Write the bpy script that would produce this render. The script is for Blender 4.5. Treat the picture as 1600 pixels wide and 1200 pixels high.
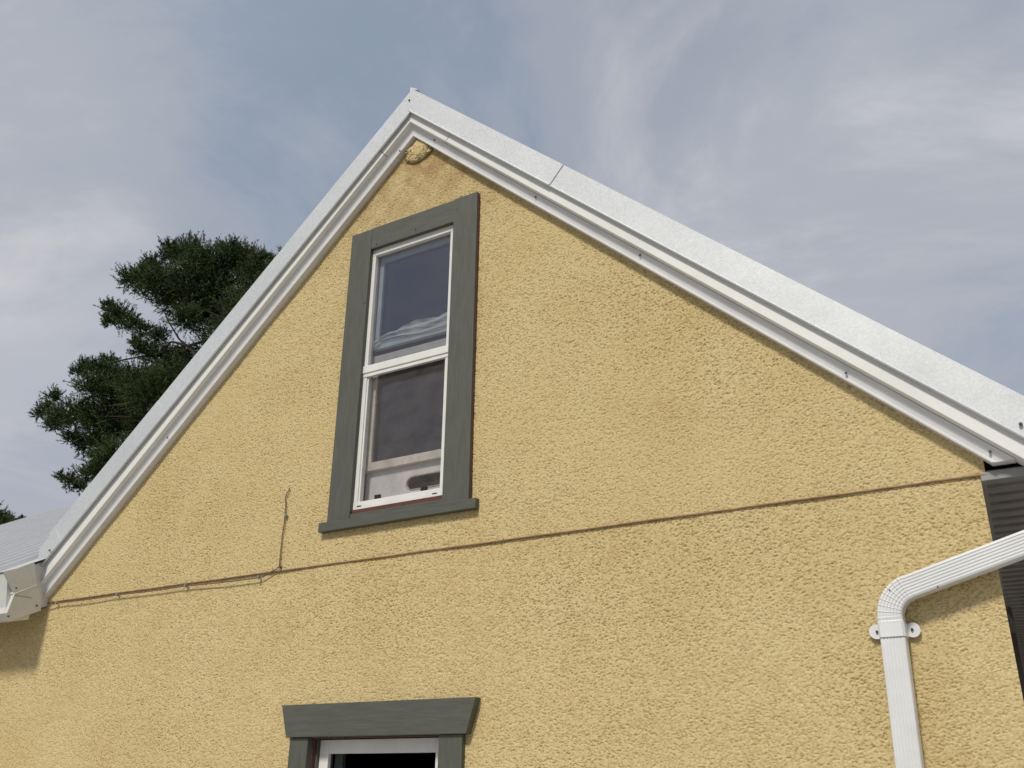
import bpy, bmesh, math, random
import numpy as np
from mathutils import Vector, Matrix

random.seed(7)
rng = np.random.default_rng(11)
R = math.radians
S = bpy.context.scene
for o in list(bpy.data.objects):
    bpy.data.objects.remove(o)

# ------------------------------------------------------------------ camera
FWD = Vector((-0.4741, 0.7865, 0.3958)).normalized()
RGT = Vector((0.8590, 0.5117, 0.0099)).normalized()
UPV = RGT.cross(FWD).normalized()
RGT = FWD.cross(UPV).normalized()
CAM = Vector((3.7401, -4.1087, 1.6))
FPX = 1482.38
cd = bpy.data.cameras.new('camera')
cd.sensor_width = 36.0
cd.lens = 36.0 * FPX / 1600.0
cd.clip_start = 0.05
cd.clip_end = 3000
cam = bpy.data.objects.new('camera', cd)
S.collection.objects.link(cam)
cam.matrix_world = Matrix(((RGT.x, UPV.x, -FWD.x, CAM.x), (RGT.y, UPV.y, -FWD.y, CAM.y), (RGT.z, UPV.z, -FWD.z, CAM.z), (0, 0, 0, 1)))
S.camera = cam

# ------------------------------------------------------------------ world, sun
SUN_EL, SUN_AZ = R(48), R(3)          # azimuth measured from -Y towards +X
sun_dir = Vector((math.sin(SUN_AZ) * math.cos(SUN_EL), -math.cos(SUN_AZ) * math.cos(SUN_EL), math.sin(SUN_EL)))
W = bpy.data.worlds.new('World')
S.world = W
W.use_nodes = True
wt = W.node_tree
wt.nodes.clear()
def wn(t, **k):
    n = wt.nodes.new(t)
    for a, b in k.items():
        setattr(n, a, b)
    return n
wl = wt.links.new
wo = wn('ShaderNodeOutputWorld')
bg = wn('ShaderNodeBackground')
sky = wn('ShaderNodeTexSky', sky_type='NISHITA', sun_disc=False)
sky.sun_elevation = SUN_EL
sky.sun_rotation = math.atan2(sun_dir.x, sun_dir.y)
sky.air_density = 1.3
sky.dust_density = 2.0
SKY_STR = 0.10
bg.inputs['Strength'].default_value = SKY_STR
geo = wn('ShaderNodeTexCoord')
def wmath(op, a, b=None):
    n = wn('ShaderNodeMath', operation=op)
    for i, v in enumerate((a, b)):
        if v is None:
            continue
        if isinstance(v, (int, float)):
            n.inputs[i].default_value = v
        else:
            wl(v, n.inputs[i])
    return n.outputs[0]
vrot = wn('ShaderNodeVectorRotate', rotation_type='Z_AXIS')
vrot.inputs['Angle'].default_value = R(-15)
wl(geo.outputs['Generated'], vrot.inputs['Vector'])
sep = wn('ShaderNodeSeparateXYZ')
wl(vrot.outputs[0], sep.inputs[0])
zz = wmath('ADD', wmath('MAXIMUM', sep.outputs['Z'], 0.0), 0.22)
comb = wn('ShaderNodeCombineXYZ')
wl(wmath('DIVIDE', sep.outputs['X'], zz), comb.inputs[0])
wl(wmath('DIVIDE', sep.outputs['Y'], zz), comb.inputs[1])
comb.inputs[2].default_value = 3.8
mp = wn('ShaderNodeMapping')
mp.inputs['Rotation'].default_value = (0, 0, R(38))
mp.inputs['Scale'].default_value = (0.75, 1.1, 1)
wl(comb.outputs[0], mp.inputs[0])
def wnoise(scale, detail, rough, dist):
    n = wn('ShaderNodeTexNoise')
    n.inputs['Scale'].default_value = scale
    n.inputs['Detail'].default_value = detail
    n.inputs['Roughness'].default_value = rough
    n.inputs['Distortion'].default_value = dist
    wl(mp.outputs[0], n.inputs['Vector'])
    return n.outputs['Fac']
def wramp(src, stops):
    r = wn('ShaderNodeValToRGB')
    r.color_ramp.interpolation = 'EASE'
    while len(r.color_ramp.elements) < len(stops):
        r.color_ramp.elements.new(0.5)
    for e, (p, c) in zip(r.color_ramp.elements, stops):
        e.position = p
        e.color = (*c, 1)
    wl(src, r.inputs[0])
    return r.outputs[0]
# broad cloud masses and clearer gaps of this sky, as directions
def mass(az, el, size, amt):
    c = wn('ShaderNodeVectorMath', operation='DOT_PRODUCT')
    wl(geo.outputs['Generated'], c.inputs[0])
    c.inputs[1].default_value = (math.sin(az) * math.cos(el), math.cos(az) * math.cos(el), math.sin(el))
    m_ = wn('ShaderNodeMapRange', interpolation_type='SMOOTHSTEP')
    m_.inputs[1].default_value = math.cos(size)
    m_.inputs[2].default_value = 1.0
    m_.inputs[3].default_value = 0.0
    m_.inputs[4].default_value = amt
    wl(c.outputs['Value'], m_.inputs[0])
    return m_.outputs[0]
def view_az_el(u, v):
    d = (FWD + RGT * ((u - 800) / FPX) + UPV * ((600 - v) / FPX)).normalized()
    return math.atan2(d.x, d.y), math.asin(d.z)
shift = None
for u, v, sz, amt in ((930, 90, 20, 0.12), (100, 520, 24, 0.12), (1300, 380, 20, 0.05), (300, 90, 24, -0.07), (560, 150, 14, -0.05), (1500, 80, 16, -0.04)):
    q = mass(*view_az_el(u, v), R(sz), amt)
    shift = q if shift is None else wmath('ADD', shift, q)
cover = wramp(wnoise(1.25, 5, 0.5, 0.5), [(0.34, (0.72,) * 3), (0.58, (1.0,) * 3)])
CL = 1.0 / SKY_STR
tone = wramp(wmath('ADD', wnoise(1.9, 10, 0.62, 0.45), shift), [(0.34, (0.31 * CL, 0.37 * CL, 0.46 * CL)), (0.50, (0.42 * CL, 0.45 * CL, 0.51 * CL)), (0.70, (0.60 * CL, 0.60 * CL, 0.63 * CL))])
mix = wn('ShaderNodeMixRGB')
wl(cover, mix.inputs[0])
wl(sky.outputs[0], mix.inputs[1])
wl(tone, mix.inputs[2])
hz = wn('ShaderNodeMapRange')
hz.inputs[1].default_value = 0.02
hz.inputs[2].default_value = 0.50
hz.inputs[3].default_value = 0.75
hz.inputs[4].default_value = 0.0
wl(sep.outputs['Z'], hz.inputs[0])
mh = wn('ShaderNodeMixRGB')
wl(hz.outputs[0], mh.inputs[0])
wl(mix.outputs[0], mh.inputs[1])
mh.inputs[2].default_value = (0.43 * CL, 0.44 * CL, 0.51 * CL, 1)
wl(mh.outputs[0], bg.inputs['Color'])
wl(bg.outputs[0], wo.inputs[0])

sl = bpy.data.lights.new('sun', 'SUN')
sl.energy = 2.9
sl.angle = R(9)
sl.color = (1.0, 0.94, 0.84)
so = bpy.data.objects.new('sun', sl)
S.collection.objects.link(so)
so.rotation_euler = (-sun_dir).to_track_quat('-Z', 'Y').to_euler()
so.location = (0, -10, 20)

S.render.engine = 'CYCLES'
S.view_settings.view_transform = 'Standard'
S.view_settings.look = 'None'
S.view_settings.gamma = 1
S.view_settings.exposure = 0.0
S.view_settings.use_curve_mapping = False

# ------------------------------------------------------------------ materials
def mat(name):
    m = bpy.data.materials.new(name)
    m.use_nodes = True
    return m, m.node_tree, m.node_tree.nodes['Principled BSDF']
def simple(name, col, rough=0.5, metal=0.0, var=0.12, vscale=6.0, bump=0.0, bscale=200.0, stretch=(1, 1, 1), spec=0.5, detail=5):
    m, t, b = mat(name)
    N = t.nodes.new
    L = t.links.new
    tc = N('ShaderNodeTexCoord')
    mpn = N('ShaderNodeMapping')
    mpn.inputs['Scale'].default_value = stretch
    L(tc.outputs['Object'], mpn.inputs[0])
    n = N('ShaderNodeTexNoise')
    n.inputs['Scale'].default_value = vscale
    n.inputs['Detail'].default_value = detail
    L(mpn.outputs[0], n.inputs['Vector'])
    r = N('ShaderNodeValToRGB')
    r.color_ramp.elements[0].position = 0.3
    r.color_ramp.elements[1].position = 0.7
    r.color_ramp.elements[0].color = (*[c * (1 - var) for c in col], 1)
    r.color_ramp.elements[1].color = (*[min(1, c * (1 + var)) for c in col], 1)
    L(n.outputs['Fac'], r.inputs[0])
    L(r.outputs[0], b.inputs['Base Color'])
    b.inputs['Roughness'].default_value = rough
    b.inputs['Metallic'].default_value = metal
    b.inputs['Specular IOR Level'].default_value = spec
    if bump:
        n2 = N('ShaderNodeTexNoise')
        n2.inputs['Scale'].default_value = bscale
        n2.inputs['Detail'].default_value = 3
        L(mpn.outputs[0], n2.inputs['Vector'])
        bp = N('ShaderNodeBump')
        bp.inputs['Strength'].default_value = 1
        bp.inputs['Distance'].default_value = bump
        L(n2.outputs['Fac'], bp.inputs['Height'])
        L(bp.outputs[0], b.inputs['Normal'])
    return m

def stucco_material():
    m, t, b = mat('stucco_paint')
    N = t.nodes.new
    L = t.links.new
    tc = N('ShaderNodeTexCoord')
    def noise(s, d, r=0.5):
        n = N('ShaderNodeTexNoise')
        n.inputs['Scale'].default_value = s
        n.inputs['Detail'].default_value = d
        n.inputs['Roughness'].default_value = r
        L(tc.outputs['Object'], n.inputs['Vector'])
        return n.outputs['Fac']
    def ramp(src, a, ca, c, cc):
        r = N('ShaderNodeValToRGB')
        r.color_ramp.elements[0].position = a
        r.color_ramp.elements[0].color = ca
        r.color_ramp.elements[1].position = c
        r.color_ramp.elements[1].color = cc
        L(src, r.inputs[0])
        return r.outputs[0]
    base = ramp(noise(1.7, 4), 0.32, (0.620, 0.492, 0.248, 1), 0.68, (0.660, 0.538, 0.288, 1))
    grain = ramp(noise(95, 3, 0.6), 0.34, (0.74, 0.69, 0.60, 1), 0.56, (1, 1, 1, 1))
    mx = N('ShaderNodeMixRGB')
    mx.blend_type = 'MULTIPLY'
    mx.inputs[0].default_value = 0.9
    L(base, mx.inputs[1])
    L(grain, mx.inputs[2])
    # weathering under the peak: brownish blotches with a shape of their own
    sp = N('ShaderNodeSeparateXYZ')
    L(tc.outputs['Object'], sp.inputs[0])
    mr = N('ShaderNodeMapRange')
    mr.inputs[1].default_value = 4.75
    mr.inputs[2].default_value = 5.5
    L(sp.outputs['Z'], mr.inputs[0])
    mm = N('ShaderNodeMath')
    mm.operation = 'MULTIPLY'
    L(mr.outputs[0], mm.inputs[0])
    L(ramp(noise(7, 5, 0.65), 0.38, (0.1, 0.1, 0.1, 1), 0.62, (1, 1, 1, 1)), mm.inputs[1])
    st = N('ShaderNodeMixRGB')
    st.inputs[2].default_value = (0.34, 0.21, 0.085, 1)
    L(mm.outputs[0], st.inputs[0])
    L(mx.outputs[0], st.inputs[1])
    st2 = N('ShaderNodeMixRGB')
    st2.blend_type = 'MULTIPLY'
    st2.inputs[2].default_value = (0.94, 0.91, 0.86, 1)
    L(ramp(noise(2.6, 6, 0.7), 0.48, (0, 0, 0, 1), 0.70, (0.8, 0.8, 0.8, 1)), st2.inputs[0])
    L(st.outputs[0], st2.inputs[1])
    L(st2.outputs[0], b.inputs['Base Color'])
    b.inputs['Roughness'].default_value = 0.75
    b.inputs['Specular IOR Level'].default_value = 0.3
    bp = N('ShaderNodeBump')
    bp.inputs['Distance'].default_value = 0.0032
    bp.inputs['Strength'].default_value = 1.0
    L(noise(210, 3, 0.6), bp.inputs['Height'])
    L(bp.outputs[0], b.inputs['Normal'])
    return m

def galv_material(name, col, rough, metal, amount=0.10, scale=55):
    m, t, b = mat(name)
    N = t.nodes.new
    L = t.links.new
    tc = N('ShaderNodeTexCoord')
    v = N('ShaderNodeTexVoronoi')
    v.inputs['Scale'].default_value = scale
    L(tc.outputs['Object'], v.inputs['Vector'])
    sx = N('ShaderNodeSeparateColor')
    L(v.outputs['Color'], sx.inputs[0])
    r = N('ShaderNodeValToRGB')
    r.color_ramp.elements[0].color = (*[c * (1 - amount) for c in col], 1)
    r.color_ramp.elements[1].color = (*[min(1, c * (1 + amount)) for c in col], 1)
    L(sx.outputs[0], r.inputs[0])
    n = N('ShaderNodeTexNoise')
    n.inputs['Scale'].default_value = 3.5
    n.inputs['Detail'].default_value = 6
    L(tc.outputs['Object'], n.inputs['Vector'])
    r2 = N('ShaderNodeValToRGB')
    r2.color_ramp.elements[0].position = 0.3
    r2.color_ramp.elements[0].color = (0.93, 0.935, 0.94, 1)
    r2.color_ramp.elements[1].position = 0.65
    r2.color_ramp.elements[1].color = (1, 1, 1, 1)
    L(n.outputs['Fac'], r2.inputs[0])
    mx = N('ShaderNodeMixRGB')
    mx.blend_type = 'MULTIPLY'
    mx.inputs[0].default_value = 1
    L(r.outputs[0], mx.inputs[1])
    L(r2.outputs[0], mx.inputs[2])
    L(mx.outputs[0], b.inputs['Base Color'])
    rr = N('ShaderNodeMapRange')
    rr.inputs[3].default_value = rough - 0.10
    rr.inputs[4].default_value = rough + 0.12
    L(sx.outputs[1], rr.inputs[0])
    L(rr.outputs[0], b.inputs['Roughness'])
    b.inputs['Metallic'].default_value = metal
    # faint oil-canning of thin sheet
    nb = N('ShaderNodeTexNoise')
    nb.inputs['Scale'].default_value = 2.2
    L(tc.outputs['Object'], nb.inputs['Vector'])
    bp = N('ShaderNodeBump')
    bp.inputs['Distance'].default_value = 0.010
    bp.inputs['Strength'].default_value = 0.6
    L(nb.outputs['Fac'], bp.inputs['Height'])
    L(bp.outputs[0], b.inputs['Normal'])
    return m

def glass_material(name, tint, refl):
    m = bpy.data.materials.new(name)
    m.use_nodes = True
    t = m.node_tree
    t.nodes.clear()
    N = t.nodes.new
    L = t.links.new
    out = N('ShaderNodeOutputMaterial')
    tr = N('ShaderNodeBsdfTransparent')
    tr.inputs[0].default_value = (*tint, 1)
    gl = N('ShaderNodeBsdfGlossy')
    gl.inputs['Roughness'].default_value = 0.03
    gl.inputs['Color'].default_value = (1.0, 0.93, 0.98, 1)
    fr = N('ShaderNodeLayerWeight')
    fr.inputs[0].default_value = 0.12
    ad = N('ShaderNodeMath')
    ad.operation = 'ADD'
    ad.inputs[1].default_value = refl
    L(fr.outputs[0], ad.inputs[0])
    nb = N('ShaderNodeTexNoise')
    nb.inputs['Scale'].default_value = 3
    tc = N('ShaderNodeTexCoord')
    L(tc.outputs['Object'], nb.inputs['Vector'])
    bp = N('ShaderNodeBump')
    bp.inputs['Distance'].default_value = 0.0008
    L(nb.outputs['Fac'], bp.inputs['Height'])
    L(bp.outputs[0], gl.inputs['Normal'])
    mx = N('ShaderNodeMixShader')
    L(ad.outputs[0], mx.inputs[0])
    L(tr.outputs[0], mx.inputs[1])
    L(gl.outputs[0], mx.inputs[2])
    L(mx.outputs[0], out.inputs[0])
    return m

def veil_material(name, col, lo, hi, scale, stretch=(1, 1, 1)):
    """cloth or insect mesh: part see-through, part lit thread"""
    m, t, b = mat(name)
    N = t.nodes.new
    L = t.links.new
    tc = N('ShaderNodeTexCoord')
    mpn = N('ShaderNodeMapping')
    mpn.inputs['Scale'].default_value = stretch
    L(tc.outputs['Object'], mpn.inputs[0])
    n = N('ShaderNodeTexNoise')
    n.inputs['Scale'].default_value = scale
    n.inputs['Detail'].default_value = 5
    n.inputs['Roughness'].default_value = 0.65
    L(mpn.outputs[0], n.inputs['Vector'])
    mr = N('ShaderNodeMapRange')
    mr.inputs[1].default_value = 0.35
    mr.inputs[2].default_value = 0.65
    mr.inputs[3].default_value = lo
    mr.inputs[4].default_value = hi
    L(n.outputs['Fac'], mr.inputs[0])
    L(mr.outputs[0], b.inputs['Alpha'])
    b.inputs['Base Color'].default_value = (*col, 1)
    b.inputs['Roughness'].default_value = 0.8
    return m

M = {}
M['stucco'] = stucco_material()
M['white_alu'] = simple('white_aluminium', (0.73, 0.73, 0.715), 0.42, 0, 0.05, 4, 0.004, 3)
M['frieze'] = simple('white_aluminium_frieze', (0.68, 0.68, 0.69), 0.5, 0, 0.06, 5)
M['galv'] = galv_material('galvanised_sheet', (0.66, 0.68, 0.695), 0.50, 0.35, 0.07, 150)
M['galv_dull'] = galv_material('galvanised_sheet_dull', (0.63, 0.65, 0.67), 0.50, 0.35, 0.05, 110)
M['roof'] = galv_material('white_metal_roofing', (0.50, 0.51, 0.53), 0.6, 0.1, 0.03)
M['casing'] = simple('grey_green_trim_paint', (0.083, 0.087, 0.070), 0.6, 0, 0.12, 9, 0.0013, 22, (6, 6, 0.8))
M['casing_h'] = simple('grey_green_trim_paint_horizontal', (0.083, 0.087, 0.070), 0.6, 0, 0.12, 9, 0.0013, 22, (0.8, 6, 6))
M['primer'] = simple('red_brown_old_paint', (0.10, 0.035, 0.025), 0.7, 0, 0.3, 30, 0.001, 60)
M['vinyl'] = simple('white_vinyl', (0.74, 0.73, 0.70), 0.35, 0, 0.05, 12)
M['sash'] = simple('aged_sash_paint', (0.66, 0.60, 0.54), 0.6, 0, 0.12, 14, 0.0008, 60)
M['sash_pale'] = simple('pale_green_sash_paint', (0.56, 0.62, 0.58), 0.6, 0, 0.10, 14)
M['dark'] = simple('dark_interior', (0.16, 0.14, 0.14), 0.9, 0, 0.3, 2)
M['black'] = simple('black_plastic', (0.012, 0.012, 0.012), 0.4, 0, 0.1, 8)
M['brown'] = simple('ledge_paint', (0.30, 0.19, 0.10), 0.7, 0, 0.3, 14, 0.001, 80)
M['cable'] = simple('cable_sheath', (0.16, 0.10, 0.065), 0.6, 0, 0.25, 20)
M['clip'] = simple('clip_metal', (0.33, 0.36, 0.36), 0.4, 0.5, 0.1, 20)
M['soffit'] = simple('dark_bronze_soffit', (0.33, 0.315, 0.30), 0.40, 0, 0.15, 8)
M['soffit_trim'] = simple('grey_bronze_trim', (0.28, 0.285, 0.28), 0.45, 0, 0.1, 8)
M['screw'] = simple('screw_head', (0.10, 0.10, 0.11), 0.35, 0.6, 0.1, 30)
M['gutter'] = simple('white_gutter_paint', (0.60, 0.60, 0.58), 0.45, 0, 0.08, 5)
M['pipe'] = simple('white_downspout_paint', (0.71, 0.72, 0.72), 0.34, 0, 0.05, 5, 0.006, 6)
M['foil'] = simple('dark_brown_side', (0.13, 0.07, 0.045), 0.8, 0, 0.2, 10, 0.002, 40)  # plain dark brown for the right side wall and roof deck
M['panel'] = simple('grey_white_panel', (0.72, 0.70, 0.70), 0.6, 0, 0.10, 7)
M['slotrim'] = simple('tan_rim', (0.50, 0.40, 0.27), 0.6, 0, 0.2, 30)
M['slot'] = simple('slot_inside', (0.02, 0.014, 0.01), 0.8, 0, 0.4, 40)
M['glass'] = glass_material('window_glass', (0.80, 0.82, 0.84), 0.09)
M['glass_low'] = glass_material('window_glass_low', (0.60, 0.62, 0.62), -0.01)
M['screen'] = veil_material('insect_mesh', (0.15, 0.14, 0.135), 0.10, 0.22, 9, (1, 1, 1.3))
M['curtain'] = veil_material('sheer_cloth', (0.78, 0.79, 0.77), 0.45, 0.92, 9, (1, 1, 9))
M['bark'] = simple('bark', (0.035, 0.026, 0.02), 0.9, 0, 0.3, 8, 0.01, 20)
M['concrete'] = simple('concrete', (0.40, 0.385, 0.365), 0.85, 0, 0.12, 3, 0.002, 60)

def foliage_material(name, a, c):
    m, t, b = mat(name)
    N = t.nodes.new
    L = t.links.new
    tc = N('ShaderNodeTexCoord')
    n = N('ShaderNodeTexNoise')
    n.inputs['Scale'].default_value = 1.6
    n.inputs['Detail'].default_value = 6
    L(tc.outputs['Object'], n.inputs['Vector'])
    r = N('ShaderNodeValToRGB')
    r.color_ramp.elements[0].position = 0.35
    r.color_ramp.elements[0].color = (*a, 1)
    r.color_ramp.elements[1].position = 0.65
    r.color_ramp.elements[1].color = (*c, 1)
    L(n.outputs['Fac'], r.inputs[0])
    L(r.outputs[0], b.inputs['Base Color'])
    b.inputs['Roughness'].default_value = 0.7
    b.inputs['Specular IOR Level'].default_value = 0.2
    return m
M['needles'] = foliage_material('pine_needles', (0.036, 0.058, 0.022), (0.080, 0.115, 0.038))
M['ground'] = foliage_material('dry_grass_ground', (0.10, 0.10, 0.045), (0.17, 0.15, 0.085))
M['grass'] = foliage_material('grass_blades', (0.05, 0.08, 0.02), (0.12, 0.12, 0.04))

# ------------------------------------------------------------------ mesh helpers
class MB:
    def __init__(self):
        self.v = []
        self.f = []
    def box(self, x0, x1, y0, y1, z0, z1):
        i = len(self.v)
        self.v += [(x, y, z) for x in (x0, x1) for y in (y0, y1) for z in (z0, z1)]
        self.f += [tuple(i + k for k in q) for q in ((0, 1, 3, 2), (4, 6, 7, 5), (0, 4, 5, 1), (2, 3, 7, 6), (0, 2, 6, 4), (1, 5, 7, 3))]
        return self
    def prism(self, poly, y0, y1):
        """poly: (x,z) outline, extruded in y"""
        i = len(self.v)
        n = len(poly)
        self.v += [(x, y0, z) for x, z in poly] + [(x, y1, z) for x, z in poly]
        self.f.append(tuple(range(i, i + n)))
        self.f.append(tuple(range(i + 2 * n - 1, i + n - 1, -1)))
        for k in range(n):
            a, b = i + k, i + (k + 1) % n
            self.f.append((b, a, a + n, b + n))
        return self
    def loft(self, rings, closed=True, caps=True):
        i = len(self.v)
        n = len(rings[0])
        for r in rings:
            self.v += [tuple(p) for p in r]
        for a in range(len(rings) - 1):
            for k in range(n if closed else n - 1):
                p, q = i + a * n + k, i + a * n + (k + 1) % n
                self.f.append((p, q, q + n, p + n))
        if caps and closed:
            self.f.append(tuple(range(i + n - 1, i - 1, -1)))
            e = i + (len(rings) - 1) * n
            self.f.append(tuple(range(e, e + n)))
        return self
    def tube(self, pts, rad, seg=8, taper=None):
        pts = [Vector(p) for p in pts]
        rings = []
        for k, p in enumerate(pts):
            a = pts[max(0, k - 1)]
            b = pts[min(len(pts) - 1, k + 1)]
            d = (b - a).normalized()
            u = d.cross(Vector((0.1, 1, 0.2)))
            if u.length < 1e-3:
                u = d.cross(Vector((1, 0, 0)))
            u.normalize()
            w = d.cross(u)
            r = rad if taper is None else rad + (taper - rad) * k / (len(pts) - 1)
            rings.append([p + (u * math.cos(t) + w * math.sin(t)) * r for t in [2 * math.pi * j / seg for j in range(seg)]])
        return self.loft(rings)
    def disc(self, c, r, y0, y1, seg=12):
        return self.prism([(c[0] + r * math.cos(2 * math.pi * k / seg), c[1] + r * math.sin(2 * math.pi * k / seg)) for k in range(seg)], y0, y1)
    def build(self, name, m, parent=None, bevel=0.0, smooth=False):
        me = bpy.data.meshes.new(name)
        me.from_pydata(self.v, [], self.f)
        bm = bmesh.new()
        bm.from_mesh(me)
        bmesh.ops.recalc_face_normals(bm, faces=bm.faces)
        bm.to_mesh(me)
        bm.free()
        me.materials.append(m)
        o = bpy.data.objects.new(name, me)
        S.collection.objects.link(o)
        if parent:
            o.parent = parent
        if bevel:
            md = o.modifiers.new('bevel', 'BEVEL')
            md.width = bevel
            md.segments = 2
            md.limit_method = 'ANGLE'
        if smooth:
            me.shade_smooth()
        return o
def tag(o, label=None, cat=None, group=None, kind=None):
    if label: o['label'] = label
    if cat: o['category'] = cat
    if group: o['group'] = group
    if kind: o['kind'] = kind
    return o
def empty(name, loc=(0, 0, 0), parent=None):
    o = bpy.data.objects.new(name, None)
    S.collection.objects.link(o)
    o.location = loc
    o.empty_display_size = 0.2
    if parent: o.parent = parent
    return o
def ray_pt(u, v, Y):
    """point of the plane y=Y seen at photo pixel (u, v): used to read positions off the photograph"""
    d = FWD + RGT * ((u - 800) / FPX) + UPV * ((600 - v) / FPX)
    return CAM + d * ((Y - CAM.y) / d.y)
def board(parent, name, m, x0, x1, y0, y1, z0, z1, bevel=0.0025, label=None, jit=0.0):
    o = MB().box(x0, x1, y0, y1, z0, z1).build(name, m, parent, bevel)
    if label: o['label'] = label
    return o

# value noise on a lattice, used for the relief of the stucco
def vnoise(x, y, seed, n=512):
    g = np.random.default_rng(seed).random((n, n)).astype(np.float32)
    xi = np.floor(x).astype(np.int64)
    yi = np.floor(y).astype(np.int64)
    fx = (x - xi).astype(np.float32)
    fy = (y - yi).astype(np.float32)
    fx = fx * fx * (3 - 2 * fx)
    fy = fy * fy * (3 - 2 * fy)
    a = g[xi % n, yi % n]
    b = g[(xi + 1) % n, yi % n]
    c = g[xi % n, (yi + 1) % n]
    d = g[(xi + 1) % n, (yi + 1) % n]
    return (a * (1 - fx) + b * fx) * (1 - fy) + (c * (1 - fx) + d * fx) * fy

# ------------------------------------------------------------------ setting
XR_SIDE = 3.5
gm = MB()
gm.v = [(-900, -900, 0), (900, -900, 0), (900, 900, 0), (-900, 900, 0)]
gm.f = [(0, 1, 2, 3)]
tag(gm.build('ground', M['ground']), kind='structure')
tag(MB().box(-7.5, 9.5, -6.5, -0.02, 0.004, 0.05).box(XR_SIDE, 9.5, -0.0199, 9.0, 0.004, 0.05).build('path', M['concrete'], None, 0.0), kind='structure')  # out-of-view paving, enlarged and pale to bounce light up under the eaves

# ------------------------------------------------------------------ house
SLOPE = 0.919
NRM = math.hypot(1, SLOPE)
ZA = 3.046 + 2.5814                    # wall peak
XR = 3.474                             # right corner of the wall
XL = -7.4
house = empty('house', (0.5, 0, 0))
tag(house, 'yellow stuccoed gable house with grey window casings and pale metal roof edges', 'house')
def hp(o):
    o.matrix_parent_inverse = house.matrix_world.inverted()
    return o
bpy.context.view_layer.update()
HOUSE_OFF = Matrix.Translation((-0.5, 0, 0))
def part(o, label=None):
    o.parent = house
    o.matrix_parent_inverse = HOUSE_OFF
    if label: o['label'] = label
    return o

# --- stucco walls: real relief, 5 mm grid
U_OPEN = (0.185, 0.862, 3.035, 4.85)
L_OPEN = (0.02, 0.90, 0.9, 1.86)
def stucco_wall(name, x0, x1, z0, z1, y0, step, keep, seed):
    nx = int(round((x1 - x0) / (step * 1.1))) + 1
    nz = int(round((z1 - z0) / (step * 0.86))) + 1
    xs = np.linspace(x0, x1, nx)
    zs = np.linspace(z0, z1, nz)
    X, Z = np.meshgrid(xs, zs)
    cx = (xs[:-1] + xs[1:]) / 2
    cz = (zs[:-1] + zs[1:]) / 2
    CX, CZ = np.meshgrid(cx, cz)
    K = keep(CX, CZ)
    # height: blobs of dashed mortar, elongated sideways, pits between them
    xa = X + 0.25 * Z
    wob = (vnoise(X / 0.022, Z / 0.022, seed + 5) - 0.5) * 0.010
    a = vnoise((xa + wob) / 0.0056, (Z + wob) / 0.0034, seed)
    a2 = vnoise((xa - wob + 7.3) / 0.0070, (Z + 3.1 - wob) / 0.0040, seed + 1)
    b = vnoise(X / 0.030, Z / 0.022, seed + 2)
    c = vnoise(X / 0.35, Z / 0.28, seed + 3)
    dn = vnoise(X / 0.5, Z / 0.5, seed + 4)
    h = 0.5 * a + 0.5 * a2
    pit = np.clip((0.375 - h) / 0.12, 0, 1)
    lump = np.clip((h - 0.42) / 0.35, 0, 1)
    hgt = 0.0010 * lump - (0.0038 + 0.0032 * dn) * pit + 0.0009 * (b - 0.5) + 0.005 * (c - 0.5)
    Y = y0 - hgt
    V = np.stack([X, Y, Z], -1).reshape(-1, 3).astype(np.float32)
    idx = np.arange(nx * nz).reshape(nz, nx)
    q = np.stack([idx[:-1, :-1][K], idx[:-1, 1:][K], idx[1:, 1:][K], idx[1:, :-1][K]], -1)
    used = np.zeros(len(V), bool)
    used[q.ravel()] = True
    remap = np.cumsum(used) - 1
    V = V[used]
    q = remap[q].astype(np.int32)
    me = bpy.data.meshes.new(name)
    me.vertices.add(len(V))
    me.vertices.foreach_set('co', V.ravel())
    me.loops.add(q.size)
    me.loops.foreach_set('vertex_index', q.ravel())
    me.polygons.add(len(q))
    me.polygons.foreach_set('loop_start', np.arange(0, q.size, 4, dtype=np.int32))
    me.polygons.foreach_set('use_smooth', np.ones(len(q), bool))
    me.update(calc_edges=True)
    me.materials.append(M['stucco'])
    o = bpy.data.objects.new(name, me)
    S.collection.objects.link(o)
    return part(o)
def keep_upper(X, Z):
    roofline = ZA + 0.02 * NRM - SLOPE * np.abs(X - 0.5)
    k = (Z < roofline)
    k &= ~((X > U_OPEN[0]) & (X < U_OPEN[1]) & (Z > U_OPEN[2]) & (Z < U_OPEN[3]))
    return k
def keep_lower(X, Z):
    return ~((X > L_OPEN[0]) & (X < L_OPEN[1]) & (Z > L_OPEN[2]) & (Z < L_OPEN[3]))
stucco_wall('wall', -2.66, 3.496, 2.800, 5.70, 0.0, 0.0036, keep_upper, 20)['label'] = 'upper gable part of the front wall, yellow dashed stucco'
stucco_wall('wall', -3.12, XR, 1.66, 2.806, 0.006, 0.0036, keep_lower, 40)['label'] = 'front wall below the ledge, yellow dashed stucco'
part(MB().box(-3.12, L_OPEN[0], 0.010, 0.03, 0, 1.66).box(L_OPEN[1], XR, 0.010, 0.03, 0, 1.66).box(L_OPEN[0], L_OPEN[1], 0.016, 0.03, 0, 0.9).build('wall', M['stucco']))
part(MB().box(XL, -3.12, 0.010, 0.03, 0, 2.86).build('wall', M['stucco']))
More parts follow.
